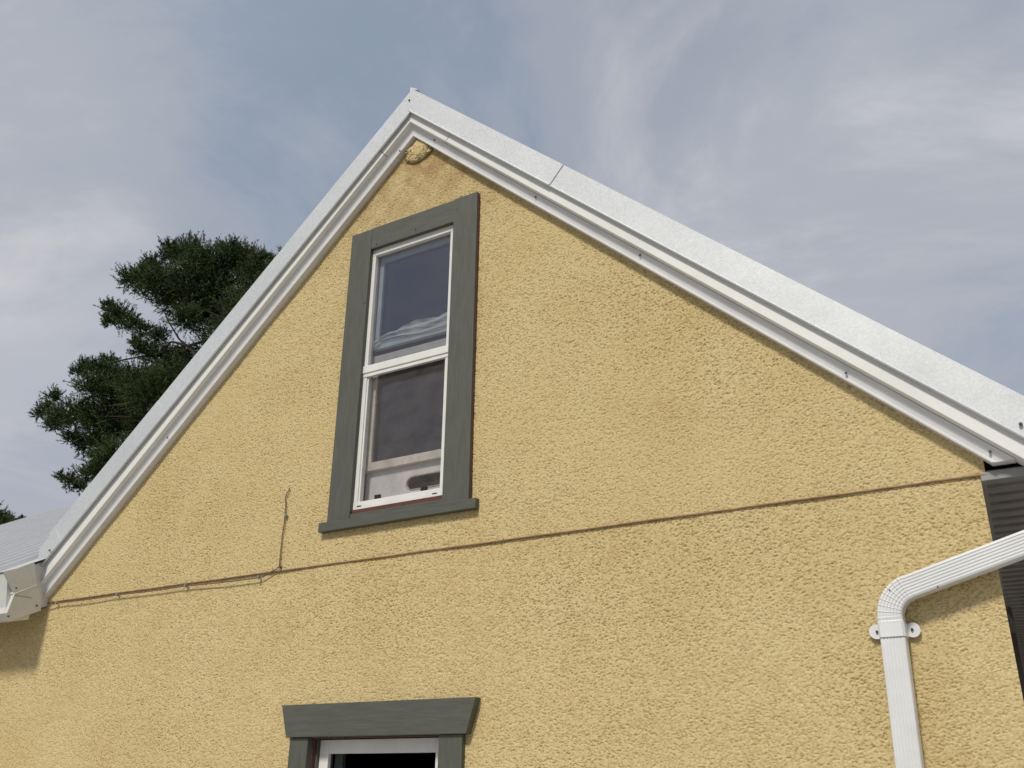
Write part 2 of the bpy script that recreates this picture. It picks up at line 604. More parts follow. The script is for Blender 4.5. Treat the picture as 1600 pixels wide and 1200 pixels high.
# returns, side and back walls
part(MB().box(3.46, 3.493, 0.006, 0.12, 2.80, 2.95).build('wall', M['stucco']))
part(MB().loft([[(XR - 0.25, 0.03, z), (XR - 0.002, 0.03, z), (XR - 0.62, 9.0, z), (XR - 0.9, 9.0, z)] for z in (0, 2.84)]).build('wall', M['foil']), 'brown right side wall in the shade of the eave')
part(MB().box(XL, XL + 0.15, 0.03, 7.0, 0, 2.9).build('wall', M['stucco']))
part(MB().box(XL, XR - 0.16, 8.85, 9.0, 0, 2.84).build('wall', M['stucco']))
# rooms behind the two windows
part(MB().box(-2.4, 3.3, 3.2, 3.3, 0, 3.2).box(-1.0, 2.0, 3.2, 3.3, 3.2, 4.6).build('interior_wall', M['dark']))
part(MB().box(-2.4, 3.3, 0.06, 3.2, 2.62, 2.70).build('interior_floor', M['dark']))
part(MB().box(-2.45, -2.35, 0.06, 3.2, 0, 3.2).build('interior_wall', M['dark']))

# --- ledge
lg = MB()
prof = [(0.018, 0.0), (-0.004, -0.001), (-0.006, -0.005), (-0.004, -0.0085), (0.018, -0.0085)]
rings = []
n = 120
for k in range(n + 1):
    x = -2.60 + (3.500 + 2.60) * k / n
    dz = 0.0008 * math.sin(k * 0.5) + 0.0004 * random.uniform(-1, 1)
    rings.append([(x, y + 0.0006 * math.sin(k * 2.1), 2.802 + z + dz) for y, z in prof])
part(lg.loft(rings).build('drip_ledge', M['brown']), 'thin brown ledge across the wall below the gable')

# --- rake trims.  profile points (p = distance up from the wall line, d = distance out from the wall)
def rake(side, prof, s0, s1, c0=0.0, c1=0.0, grow=None, n=2):
    """side +1 right, -1 left; s = horizontal distance from the ridge; c = slant of the end cut"""
    rings = []
    for k in range(n + 1):
        t = k / n
        ring = []
        for p, d, g in prof:
            s = (s0 + c0 * p) * (1 - t) + (s1 + c1 * p) * t
            pp = p + g * s
            ring.append((0.5 + side * s, -d, ZA + pp * NRM - SLOPE * s))
        rings.append(ring)
    return MB().loft(rings)
LEVEL = NRM / SLOPE
PERP = SLOPE / NRM
frieze = [(-0.010, -0.01, 0), (-0.010, 0.044, 0), (-0.001, 0.045, 0), (0.001, 0.040, 0), (0.020, 0.044, 0), (0.047, 0.058, 0), (0.047, -0.01, 0)]
def fas(e=0.0):
    return [(0.0475, 0.058, 0), (0.0535, 0.0845 + e, 0), (0.0565, 0.0865 + e, 0), (0.152, 0.083 + e, 0), (0.152, -0.01, 0), (0.0475, -0.01, 0)]
for side, brk, endl, endf in ((1, 0.26, 3.045, 3.22), (-1, 0.165, 3.055, 3.00)):
    c1 = LEVEL if side > 0 else 0.4
    part(rake(side, frieze, 0.0, brk - 0.03, 0, PERP).build('frieze', M['frieze'], None, 0.001))
    part(rake(side, [(p - 0.0015, d + 0.0012 if d > 0 else d, g) for p, d, g in frieze], brk - 0.03, endl, PERP, c1).build('frieze', M['frieze'], None, 0.001))
    part(rake(side, fas(), 0.0, brk, 0, PERP).build('fascia', M['white_alu'], None, 0.001))
    part(rake(side, fas(0.0016), brk + (0.005 if side > 0 else 0.0025), 3.55 if side > 0 else 3.10, PERP, 0.3).build('fascia', M['white_alu'], None, 0.001))

def flashing(side, s0, s1, c0, c1, e, m, pl, gl, pt, gt):
    pr = [(pl + 0.010, 0.086, gl), (pl, 0.100 + e, gl), (pl - 0.003, 0.108 + e, gl), (pl + 0.003, 0.1125 + e, gl), (pl + 0.012, 0.0995 + e, gl),
          (pt, 0.104 + e, gt), (pt + 0.003, 0.095, gt), (pt + 0.003 + e, -0.16, gt), (pt - 0.003, -0.16, gt), (pt - 0.003, 0.088, gt)]
    o = part(rake(side, pr, s0, s1, c0, c1).build('flashing', m, None))
    return o
screw_me = MB().disc((0, 0), 0.0075, -0.006, 0.0, 8).disc((0, 0), 0.0042, -0.009, -0.006, 6)
screw_proto = None
def screw(parent, x, y, z, sc=1.0, m='screw'):
    global screw_proto
    if screw_proto is None:
        screw_proto = screw_me.build('screw', M[m])
        o = screw_proto
    else:
        o = screw_proto.copy()
        S.collection.objects.link(o)
    o.location = (x, y, z)
    o.scale = (sc, sc, sc)
    o.parent = parent
    o.matrix_parent_inverse = HOUSE_OFF if parent is house else Matrix.Identity(4)
    return o
fr_a = flashing(1, 0.0, 0.985, 0, PERP, 0.0055, M['galv'], 0.106, 0.005, 0.251, 0.006)
fr_b = flashing(1, 0.962, 3.56, PERP, 0.0, 0.0, M['galv'], 0.106, 0.005, 0.251, 0.006)
fl_a = flashing(-1, 0.0, 1.95, 0, PERP, 0.0, M['galv_dull'], 0.088, 0.016, 0.232, 0.024)
fl_b = flashing(-1, 1.92, 2.86, PERP, PERP, 0.0016, M['galv_dull'], 0.088, 0.016, 0.232, 0.024)
fl_c = flashing(-1, 2.80, 3.09, PERP, 0.0, 0.0032, M['galv_dull'], 0.088, 0.016, 0.226, 0.018)
fl_a['label'] = 'upper length of galvanised flashing on the left rake'
fr_a['label'] = 'short galvanised flashing by the peak on the right rake'
fr_b['label'] = 'long galvanised flashing on the right rake'
fl_c['label'] = 'last short length of galvanised flashing at the left foot'
# folded tab at the peak
part(MB().prism([(0.497, 5.978), (0.556, 5.940), (0.556, 5.930), (0.497, 5.960)], -0.104, -0.02).build('ridge_tab', M['galv_dull']))

# screws read off the photograph
for f, u, v, d, par in (('fl', 640, 157, 0.105, fl_a), ('r', 1595, 663, 0.106, fr_b), ('l', 78, 860, 0.112, fl_c)):
    p = ray_pt(u, v, -d)
    s = screw(par, p.x, p.y, p.z, 1.0)
    s.matrix_parent_inverse = Matrix.Identity(4)
for u, v in ((625, 236), (679, 219), (807, 277), (837, 308), (1000, 399), (1322, 583), (1547, 706), (262, 684), (655, 201)):
    p = ray_pt(u, v, -0.052)
    screw(house, p.x, p.y, p.z, 0.8)

# plaster lump under the peak
bm = bmesh.new()
bmesh.ops.create_icosphere(bm, subdivisions=5, radius=1)
for v in bm.verts:
    c = v.co
    nz = math.sin(c.x * 7 + 1) * math.sin(c.z * 9) * 0.08 + random.uniform(-0.11, 0.11)
    ang = math.atan2(c.z, c.x)
    r = 1 + 0.06 * math.sin(3 * ang + 0.6) + 0.05 * math.sin(7 * ang) + nz
    v.co = Vector((c.x * r * 0.112 * (1 - 0.8 * max(0, c.z)) + 0.01 * c.z, c.y * r * 0.020, c.z * (0.6 + 0.4 * r) * 0.092))
me = bpy.data.meshes.new('plaster_lump')
bm.to_mesh(me)
bm.free()
me.shade_smooth()
me.materials.append(M['stucco'])
o = bpy.data.objects.new('plaster_lump', me)
S.collection.objects.link(o)
pk = ray_pt(654, 232, -0.02)
o.location = (pk.x, -0.012, pk.z)
part(o, 'rough lump of yellow plaster filling the peak under the rakes')

# --- roofs
def ribbed_sheet(x0, x1, f, y0, y1, up=0.022, pitch=0.125):
    """sheet whose ribs run along y+; f(x) gives z at y=0, slope sl"""
    pass
rf = MB()
for side, ext in ((1, 3.50), (-1, 3.05)):
    n0 = len(rf.v)
    for y, dz in ((-0.06, 0), (9.3, 0)):
        pass
    top = 0.245 * NRM
    ring = []
    pr = []
    y = -0.02
    k = 0
    while y < 9.3:                          # ribs run down the slope
        pr += [(y, 0.0), (y + 0.10, 0.0), (y + 0.115, 0.02), (y + 0.135, 0.02), (y + 0.15, 0.0)]
        y += 0.23
    A = [(0.5, yy, ZA + top + h - 0.02) for yy, h in pr]
    B = [(0.5 + side * ext, yy, ZA + top + h - 0.02 - SLOPE * ext) for yy, h in pr]
    i = len(rf.v)
    rf.v += A + B
    m_ = len(pr)
    for k in range(m_ - 1):
        rf.f.append((i + k, i + k + 1, i + m_ + k + 1, i + m_ + k))
roof = part(rf.build('roof', M['roof']), 'main ribbed metal roof over the gable')
rd = MB()
for side, ext in ((1, 3.48), (-1, 3.10)):
    rd.v += []
    i = len(rd.v)
    for y in (-0.0, 9.25):
        for s, p in ((0, 0.13), (ext, 0.13), (ext, 0.225), (0, 0.225)):
            rd.v.append((0.5 + side * s, y, ZA + p * NRM - SLOPE * s))
    rd.f += [(i, i + 1, i + 2, i + 3), (i + 7, i + 6, i + 5, i + 4), (i, i + 4, i + 5, i + 1), (i + 1, i + 5, i + 6, i + 2), (i + 2, i + 6, i + 7, i + 3), (i + 3, i + 7, i + 4, i)]
dk = rd.build('roof_deck', M['foil'])
dk.parent = roof
# ridge cap
rc = MB()
zt = ZA + 0.255 * NRM
rc.prism([(0.5 - 0.16, zt - 0.16 * SLOPE), (0.5, zt), (0.5 + 0.16, zt - 0.16 * SLOPE), (0.5 + 0.155, zt - 0.16 * SLOPE - 0.01), (0.5, zt - 0.012), (0.5 - 0.155, zt - 0.16 * SLOPE - 0.01)], 0.05, 9.3)
k = rc.build('ridge_cap', M['roof'])
k.parent = roof

# wing roof at the left: low slope, ribs running up from the front eave
WS = 0.56
WY0, WZ0, WY1 = -0.35, 2.95, 3.2
def wing_z(y): return WZ0 + WS * (y - WY0)
def valley_y(x):
    zmain = ZA + 0.20 * NRM - SLOPE * abs(x - 0.5)
    return WY0 + (zmain - WZ0) / WS
wr = MB()
xs = []
x = -2.50
while x > -7.7:
    xs += [(x, 0.0), (x - 0.16, 0.0), (x - 0.172, 0.034), (x - 0.205, 0.034), (x - 0.217, 0.0)]
    x -= 0.23
x = -2.50 + 0.02
right = []
while x < -0.4:
    right += [(x, 0.0), (x + 0.16, 0.0), (x + 0.172, 0.034), (x + 0.205, 0.034), (x + 0.217, 0.0)]
    x += 0.23
allx = sorted([(a, b) for a, b in xs] + right)
A, B = [], []
for x, h in allx:
    ys = WY0 if x <= -2.5 else min(WY1, max(WY0, valley_y(x) - 0.1))
    A.append((x, ys, wing_z(ys) + h))
    B.append((x, WY1, wing_z(WY1) + h))
i = len(wr.v)
wr.v += A + B
m_ = len(allx)
for k in range(m_ - 1):
    wr.f.append((i + k, i + k + 1, i + m_ + k + 1, i + m_ + k))
wing = part(wr.build('roof', M['roof']), 'low ribbed white metal roof of the wing at left')
# back slope and ridge
zr = wing_z(WY1)
b2 = MB()
b2.v = [(-7.7, WY1, zr), (-0.5, WY1, zr), (-0.5, 7.4, zr - WS * (7.4 - WY1)), (-7.7, 7.4, zr - WS * (7.4 - WY1))]
b2.f = [(0, 1, 2, 3)]
o = b2.build('back_slope', M['roof']); o.parent = wing
o = MB().tube([(-7.7, WY1, zr + 0.008), (-0.7, WY1, zr + 0.004)], 0.014, 8).build('ridge_cap', M['galv_dull']); o.parent = wing
# wing deck, front eave box and gutter
dkb = MB()
rings = []
for x in (-7.6, -2.53):
    rings.append([(x, WY0 + 0.01, WZ0 - 0.004), (x, 0.0, wing_z(0.0) - 0.03), (x, 0.0, 2.77), (x, -0.03, 2.76), (x, WY0 + 0.06, 2.66)])
dkb.loft(rings)
part(dkb.build('eave_box', M['gutter'], None, 0.002))
# end plates of the eave (seen from the right), gutter front with rolled rim
XE = -2.50
def yz(u, v, X=XE):
    d = FWD + RGT * ((u - 800) / FPX) + UPV * ((600 - v) / FPX)
    q = CAM + d * ((X - CAM.x) / d.x)
    return (q.y, q.z)
def plate(pts, x0, x1, m, name='end_plate', bev=0.001, **kw):
    P = [yz(u, v) for u, v in pts]
    mb = MB()
    i = 0
    mb.v = [(x0, y, z) for y, z in P] + [(x1, y, z) for y, z in P]
    n = len(P)
    mb.f = [tuple(range(n)), tuple(range(2 * n - 1, n - 1, -1))] + [((k + 1) % n, k, k + n, (k + 1) % n + n) for k in range(n)]
    return part(mb.build(name, m, None, bev), **kw)
# folded sheet over the end of the eave
up_plate = plate([(5.5, 893), (26, 888), (53, 878), (57, 912), (22, 927)], XE - 0.012, XE + 0.006, M['galv_dull'], 'end_flashing')
cap = plate([(22, 928), (57, 915), (66, 931), (64, 954), (16, 970), (10, 958)], XE - 0.03, XE - 0.002, M['gutter'], 'end_cap')
rim = [yz(u, v) for u, v in ((10, 958), (22, 927.5), (57, 914))]
o = MB().tube([(XE + 0.004, y, z) for y, z in rim], 0.0042, 6).build('rolled_rim', M['white_alu']); o.parent = cap
o.parent = house; o.matrix_parent_inverse = HOUSE_OFF
seam = [yz(u, v) for u, v in ((22, 930), (50, 934))]
part(MB().tube([(XE + 0.001, y, z) for y, z in seam], 0.002, 5).build('seam', M['clip']))
for u, v in ((24.5, 919), (57, 946.5), (12.5, 963)):
    y, z = yz(u, v)
    o = part(MB().tube([(XE - 0.002, y, z), (XE + 0.010, y, z)], 0.006, 8).build('screw', M['screw']))
fy, fz = yz(22, 927)
by, bz = yz(10, 958)
gy, gz = yz(14, 969)
gt = MB()
rings = []
for x in (-7.6, XE - 0.03):
    rings.append([(x, fy, fz), (x, by - 0.004, bz), (x, gy + 0.01, gz), (x, gy + 0.16, gz + 0.03), (x, fy + 0.16, fz + 0.03), (x, fy + 0.012, fz)])
gutter_l = part(gt.loft(rings).build('gutter', M['gutter'], None, 0.002), 'white gutter on the front eave of the left wing')
part(MB().tube([(-7.6, fy, fz), (XE, fy, fz)], 0.008, 8).build('gutter_rim', M['white_alu']))

# --- right eave: dark soffit boards, fascia and gutter
soffit = part(MB().box(3.476, 3.98, -0.004, 0.012, 2.772, 2.806).build('soffit', M['soffit_trim'], None, 0.001), 'dark bronze soffit under the right eave with a grey front trim')
base = MB()
rings = []
w = 0.1415
pr = [(0.0, 0.006), (0.0, -0.013), (0.010, -0.013), (0.013, 0.0), (0.058, 0.0), (0.061, 0.006), (0.068, 0.006), (0.071, 0.0), (0.138, 0.0), (0.1405, 0.006)]
for x in (2.85, 3.98):
    rings.append([(x, y, z) for y, z in pr] + [(x, 0.1405, 0.02), (x, 0.0, 0.02)])
base.loft(rings)
b0 = base.build('soffit_board', M['soffit'])
b0.parent = soffit
b0.matrix_parent_inverse = Matrix.Identity(4)
b0.location = (0, 0.014, 2.795)
for k in range(1, 60):
    o = b0.copy()
    S.collection.objects.link(o)
    o.location = (0, 0.014 + w * k, 2.795 + random.uniform(-0.0015, 0.0015))
part(MB().loft([[(3.474, 0.014, z), (3.492, 0.014, z), (3.492 - 0.58, 8.5, z), (3.474 - 0.58, 8.5, z)] for z in (2.772, 2.80)]).build('corner_trim', M['soffit']))
part(MB().box(3.975, 4.0, -0.09, 9.0, 2.72, 2.93).build('eave_fascia', M['white_alu']))
g = MB()
rings = []
for y in (-0.16, 9.0):
    rings.append([(4.0, y, 2.86), (4.0, y, 2.75), (4.08, y, 2.75), (4.12, y, 2.82), (4.12, y, 2.865), (4.112, y, 2.865), (4.112, y, 2.822), (4.076, y, 2.758), (4.008, y, 2.758), (4.008, y, 2.86)])
part(g.loft(rings).build('gutter', M['pipe']), 'white gutter along the right eave')

# --- downspout
ds = part(MB().box(-0.0, 0.001, 0, 0.001, 0, 0.001).build('downspout', M['pipe'])) if False else None
HW, DY0, DY1 = 0.0475, -0.022, -0.090
def section(wd=1.0):
    """closed loop (a = across, y) with rounded corners and five flutes on the front"""
    pts = []
    r = 0.010
    hw = HW * wd
    yb, yf = DY0, DY1 - (wd - 1) * 0.05
    pts += [(-hw + r, yb), (-hw + r * 0.3, yb - r * 0.3), (-hw, yb - r), (-hw, yf + r), (-hw + r * 0.3, yf + r * 0.3), (-hw + r, yf)]
    nfl = 6
    span = 2 * (hw - r)
    for k in range(nfl):
        a = -hw + r + span * (k + 0.18) / nfl
        b = -hw + r + span * (k + 0.82) / nfl
        pts += [(a, yf), (a + 0.0015, yf + 0.0022), (b - 0.0015, yf + 0.0022), (b, yf)]
    pts += [(hw - r, yf), (hw - r * 0.3, yf + r * 0.3), (hw, yf + r), (hw, yb - r), (hw - r * 0.3, yb - r * 0.3), (hw - r, yb)]
    return pts
def sweep(path, scale=None):
    """path: list of (x, z, dirx, dirz)"""
    rings = []
    for k, (x, z, dx, dz) in enumerate(path):
        sc = 1.0 if scale is None else scale[k]
        ax, az = dz, -dx                      # across = right of the direction
        rings.append([(x + a * ax, y, z + a * az) for a, y in section(sc)])
    return rings
PX = 3.066
EZ = 2.252
pipe = part(MB().loft(sweep([(PX - 0.040, 0.25, 0, 1), (PX - 0.010, 1.7, 0, 1), (PX + 0.0, 2.19, 0, 1)])).build('downspout', M['pipe'], None), 'white fluted downspout bending towards the right eave')
pipe_children = []
# elbow, pleated
rad = 0.118
turn = R(74)
path, scl = [], []
path.append((PX, 2.182, 0, 1)); scl.append(1.035)
path.append((PX, 2.236, 0, 1)); scl.append(1.035)
path.append((PX, 2.240, 0, 1)); scl.append(1.0)
npl = 8
for k in range(npl * 6 + 1):
    t = turn * k / (npl * 6)
    ph = (k % 6) / 6
    sc = 1.045 if ph < 0.10 else (0.985 if ph < 0.30 else 1.0)
    cx_, cz_ = PX + rad, EZ
    path.append((cx_ - rad * math.cos(t), cz_ + rad * math.sin(t), math.sin(t), math.cos(t)))
    scl.append(sc)
scl[-1] = scl[-6] = 1.0
elbow = MB().loft(sweep(path, scl)).build('elbow', M['pipe'])
ex, ez, dxx, dzz = path[-1]
L2 = 0.93
diag = MB().loft(sweep([(ex - 0.012 * dxx, ez - 0.012 * dzz, dxx, dzz), (ex + L2 * dxx, ez + L2 * dzz, dxx, dzz)], [0.97, 0.97])).build('upper_length', M['pipe'])
strap = MB()
sec = [(a, y) for a, y in ((-HW - 0.0028, -0.012), (-HW - 0.0028, DY1 + 0.006), (-HW + 0.006, DY1 - 0.0042), (HW - 0.006, DY1 - 0.0042), (HW + 0.0028, DY1 + 0.006), (HW + 0.0028, -0.012))]
rings = [[(PX + a, y, z) for a, y in sec] for z in (2.176, 2.229)]
strap.loft(rings, caps=False)
strap.disc((PX - HW - 0.022, 2.210), 0.029, -0.014, -0.009, 20)
strap.disc((PX + HW + 0.020, 2.208), 0.029, -0.014, -0.009, 20)
strap_o = strap.build('strap', M['pipe'])
for o in (elbow, diag, strap_o):
    o.parent = pipe
for sx in (PX - HW - 0.020, PX + HW + 0.018):
    o = screw_proto.copy()
    S.collection.objects.link(o)
    o.parent = pipe
    o.matrix_parent_inverse = Matrix.Identity(4)
    o.location = (sx, -0.0145, 2.209)
    o.scale = (0.75, 1, 0.75)
for u, v in ((1465, 917), (1390, 922)):
    p = ray_pt(u, v, -0.091)
    o = screw_proto.copy()
    S.collection.objects.link(o)
    o.parent = pipe
    o.matrix_parent_inverse = Matrix.Identity(4)
    o.location = (p.x, -0.0885, p.z)
    o.scale = (0.45, 0.6, 0.45)

# --- upper window (parts one level down, panes etc. below)
def hframe(name):
    e = empty(name)
    return part(e)
win = hframe('window')
win['label'] = 'tall gable window with grey-green casing and white storm frame'
CY = -0.030
board(win, 'casing', M['casing'], 0.030, 0.197, CY - 0.001, 0.0, 3.040, 4.990)
board(win, 'casing', M['casing'], 0.846, 1.018, CY - 0.002, 0.0, 3.036, 5.000)
board(win, 'head_casing', M['casing_h'], 0.1975, 0.8455, CY + 0.001, 0.0, 4.838, 4.996)
board(win, 'sill', M['casing_h'], -0.026, 1.067, -0.038, 0.004, 2.984, 3.0395)
board(win, 'sill_slope', M['casing_h'], 0.1975, 0.8455, -0.026, 0.045, 3.0400, 3.066)
board(win, 'sill_wood', M['primer'], 0.1975, 0.8455, -0.014, 0.045, 3.0665, 3.0935, 0.003)
board(win, 'jamb', M['primer'], 0.1745, 0.1925, -0.010, 0.14, 3.06, 4.85)
board(win, 'jamb', M['casing'], 0.8585, 0.87, 0.0005, 0.14, 3.06, 4.85)
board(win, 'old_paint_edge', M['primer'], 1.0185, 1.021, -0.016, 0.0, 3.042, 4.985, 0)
for u, v in ((588, 381), (649, 358), (569, 474), (738, 642), (713, 328), (532, 580)):
    p = ray_pt(u, v, -0.033)
    MB().disc((p.x, p.z), 0.0035, -0.0335, -0.028, 6).build('nail', M['black'], win)
# white storm frame
fz0, fz1 = 3.0945, 4.848
board(win, 'storm_frame', M['vinyl'], 0.1930, 0.2215, 0.000, 0.045, fz0 + 0.0465, fz1 - 0.0515, 0.002)
board(win, 'storm_frame', M['vinyl'], 0.8065, 0.858, 0.000, 0.045, fz0 + 0.0465, fz1 - 0.0515, 0.002)
board(win, 'storm_frame', M['vinyl'], 0.1830, 0.858, -0.001, 0.045, fz1 - 0.051, fz1, 0.002)
board(win, 'storm_frame', M['vinyl'], 0.1830, 0.858, -0.003, 0.045, fz0, fz0 + 0.046, 0.002)
board(win, 'meeting_rail', M['vinyl'], 0.190, 0.856, -0.0105, 0.018, 3.958, 4.008, 0.004)
board(win, 'meeting_rail', M['vinyl'], 0.194, 0.852, -0.004, 0.018, 3.934, 3.9575, 0.002)
# inner track lines of the lower half
board(win, 'track', M['vinyl'], 0.2220, 0.2325, 0.008, 0.04, 3.141, 3.933, 0.001)
board(win, 'track', M['vinyl'], 0.7990, 0.806, 0.008, 0.04, 3.141, 3.933, 0.001)
pane_u = board(win, 'pane', M['glass'], 0.2217, 0.8063, 0.024, 0.028, 4.009, 4.7965, 0)
pane_l = board(win, 'insect_screen', M['screen'], 0.2327, 0.7988, 0.020, 0.022, 3.142, 3.933, 0)
# inner sashes
def ring_frame(x0, x1, z0, z1, wl_, wr_, wb, wt_, y0, y1, m, nm):
    board(win, nm, m, x0, x0 + wl_, y0, y1, z0, z1, 0.002)
    board(win, nm, m, x1 - wr_, x1, y0, y1, z0, z1, 0.002)
    board(win, nm, m, x0 + wl_, x1 - wr_, y0 + 0.001, y1, z0, z0 + wb, 0.003)
    board(win, nm, m, x0 + wl_, x1 - wr_, y0 + 0.001, y1, z1 - wt_, z1, 0.002)
ring_frame(0.195, 0.856, 4.140, 4.815, 0.054, 0.052, 0.050, 0.050, 0.055, 0.085, M['sash_pale'], 'upper_sash')
ring_frame(0.195, 0.856, 3.345, 4.10, 0.054, 0.052, 0.052, 0.050, 0.062, 0.092, M['sash'], 'lower_sash')
board(win, 'pane', M['glass'], 0.249, 0.804, 0.068, 0.072, 4.19, 4.765, 0)
board(win, 'pane', M['glass'], 0.249, 0.804, 0.075, 0.079, 3.397, 4.05, 0)
for u, v in ((589, 776.5), (661.5, 763.5)):
    p = ray_pt(u, v, 0.0)
    board(win, 'latch', M['black'], p.x - 0.019, p.x + 0.019, -0.002, 0.016, 3.1412, 3.166, 0.002)
for u, v in ((561, 791), (679, 771)):
    p = ray_pt(u, v, -0.003)
    board(win, 'weep_slot', M['black'], p.x - 0.016, p.x + 0.016, -0.0045, 0.0, p.z - 0.003, p.z + 0.003, 0.0)

# --- lower window, only its head in view
w2 = hframe('window')
w2['label'] = 'lower window with a wide flared grey head board'
hd = MB().prism([(-0.1675, 2.030), (1.102, 2.028), (1.050, 1.8605), (-0.115, 1.8625)], -0.042, 0.006)
hb = hd.build('head_board', M['casing_h'], w2, 0.0025)
board(w2, 'casing', M['casing'], -0.098, 0.030, -0.026, 0.012, 0.80, 1.860)
board(w2, 'casing', M['casing'], 0.880, 1.018, -0.026, 0.012, 0.80, 1.860)
board(w2, 'jamb', M['primer'], 0.018, 0.034, 0.0125, 0.12, 0.80, 1.866)
board(w2, 'jamb_stop', M['casing'], 0.0345, 0.046, 0.040, 0.075, 0.80, 1.855, 0.001)
board(w2, 'jamb', M['casing'], 0.884, 0.90, 0.0125, 0.12, 0.80, 1.866)
board(w2, 'head_jamb', M['primer'], 0.0345, 0.8835, 0.0065, 0.12, 1.8555, 1.8695)
board(w2, 'sill', M['casing_h'], -0.16, 1.08, -0.05, 0.06, 0.76, 0.799)
board(w2, 'sash', M['vinyl'], 0.0465, 0.108, 0.058, 0.10, 0.80, 1.852, 0.003)
board(w2, 'sash', M['vinyl'], 0.806, 0.8835, 0.058, 0.10, 0.80, 1.852, 0.003)
board(w2, 'sash', M['vinyl'], 0.1085, 0.8055, 0.059, 0.10, 1.782, 1.852, 0.003)
board(w2, 'sash', M['vinyl'], 0.1085, 0.8055, 0.059, 0.10, 0.80, 0.86, 0.003)
board(w2, 'inner_sash', M['sash_pale'], 0.1085, 0.165, 0.112, 0.14, 0.80, 1.80, 0.002)
board(w2, 'pane', M['glass_low'], 0.1085, 0.8055, 0.080, 0.084, 0.861, 1.7815, 0)

# ------------------------------------------------------------------ loose things in the gable window
vp = MB()
px0, px1, pz0, pz1 = 0.20, 0.855, 3.10, 3.40
sx0, sx1, sz0, sz1 = 0.505, 0.765, 3.197, 3.272
def slot_outline(x0, x1, z0, z1, n=8):
    r = (z1 - z0) / 2
    zc = (z0 + z1) / 2
    out = [(x1 - r + r * math.cos(t), zc + r * math.sin(t)) for t in [(-math.pi / 2 + math.pi * k / n) for k in range(n + 1)]]
    out += [(x0 + r + r * math.cos(t), zc + r * math.sin(t)) for t in [(math.pi / 2 + math.pi * k / n) for k in range(n + 1)]]
    return out
so_ = slot_outline(sx0, sx1, sz0, sz1)
# panel face with a real hole: bridge the slot outline to the rectangle
def face_with_hole(x0, x1, z0, z1, hole, ya, yb):
    mb = MB()
    n = len(hole)
    xc, zc = sum(p[0] for p in hole) / n, sum(p[1] for p in hole) / n
    outer = []
    for (x, z) in hole:
        dx, dz = x - xc, (z - zc)
        ts = []
        if dx > 1e-9: ts.append((x1 - xc) / dx)
        if dx < -1e-9: ts.append((x0 - xc) / dx)
        if dz > 1e-9: ts.append((z1 - zc) / dz)
        if dz < -1e-9: ts.append((z0 - zc) / dz)
        t = min(ts)
        outer.append((xc + dx * t, zc + dz * t))
    for i, (cx_, cz_) in enumerate(((x0, z0), (x1, z0), (x1, z1), (x0, z1))):
        j = min(range(n), key=lambda q: (outer[q][0] - cx_) ** 2 + (outer[q][1] - cz_) ** 2)
        outer[j] = (cx_, cz_)
    mb.loft([[(x, ya, z) for x, z in outer], [(x, ya, z) for x, z in hole], [(x, yb, z) for x, z in hole], [(x, yb, z) for x, z in outer], [(x, ya, z) for x, z in outer]], caps=False)
    return mb
panel_root = empty('window_panel', (0.5, 0.09, 3.10))
tag(panel_root, 'pale grey panel with an oval slot standing in the bottom of the gable window', 'panel')
bpy.context.view_layer.update()
def pc(o, root):
    o.parent = root
    o.matrix_parent_inverse = Matrix.Translation([-c for c in root.location])
    return o
pc(face_with_hole(px0, px1, pz0, pz1, so_, 0.094, 0.104).build('face', M['panel']), panel_root)
rimo = slot_outline(sx0 - 0.006, sx1 + 0.006, sz0 - 0.006, sz1 + 0.006)
pc(MB().loft([[(x, 0.0938, z) for x, z in rimo], [(x, 0.0905, z) for x, z in rimo], [(x, 0.0905, z) for x, z in so_], [(x, 0.0938, z) for x, z in so_]], caps=False).build('slot_rim', M['slotrim']), panel_root)
pc(MB().box(sx0 - 0.02, sx1 + 0.02, 0.125, 0.128, sz0 - 0.02, sz1 + 0.02).build('slot_mesh', M['slot']), panel_root)

# sheer cloth bunched on the sash bottom
cu = MB()
rings = []
nx = 90
prev = 0
for k in range(nx + 1):
    t = k / nx
    x = 0.215 + 0.63 * t
    topz = 4.205 + 0.045 * min(1, t * 3.0) + 0.007 * math.sin(t * 15) + 0.003 * math.sin(t * 37 + 1) + 0.012 * t
    botz = 4.178 + 0.008 * math.sin(t * 7) - 0.05 * max(0, 0.12 - t) * 6
    ring = []
    m2 = 14
    for j in range(m2):
        s = j / (m2 - 1)
        z = topz + (botz - topz) * s
        y = 0.046 + 0.006 * math.sin(s * 11 + 1.2 * math.sin(t * 9)) + 0.002 * math.sin(s * 23 - t * 14)
        ring.append((x + 0.004 * math.sin(s * 8 + k), y, z))
    rings.append(ring)
cu.loft(rings, closed=False, caps=False)
cur = cu.build('curtain', M['curtain'], None, 0, True)
tag(cur, 'sheer pale cloth bunched along the lower edge of the upper sash of the gable window', 'curtain')

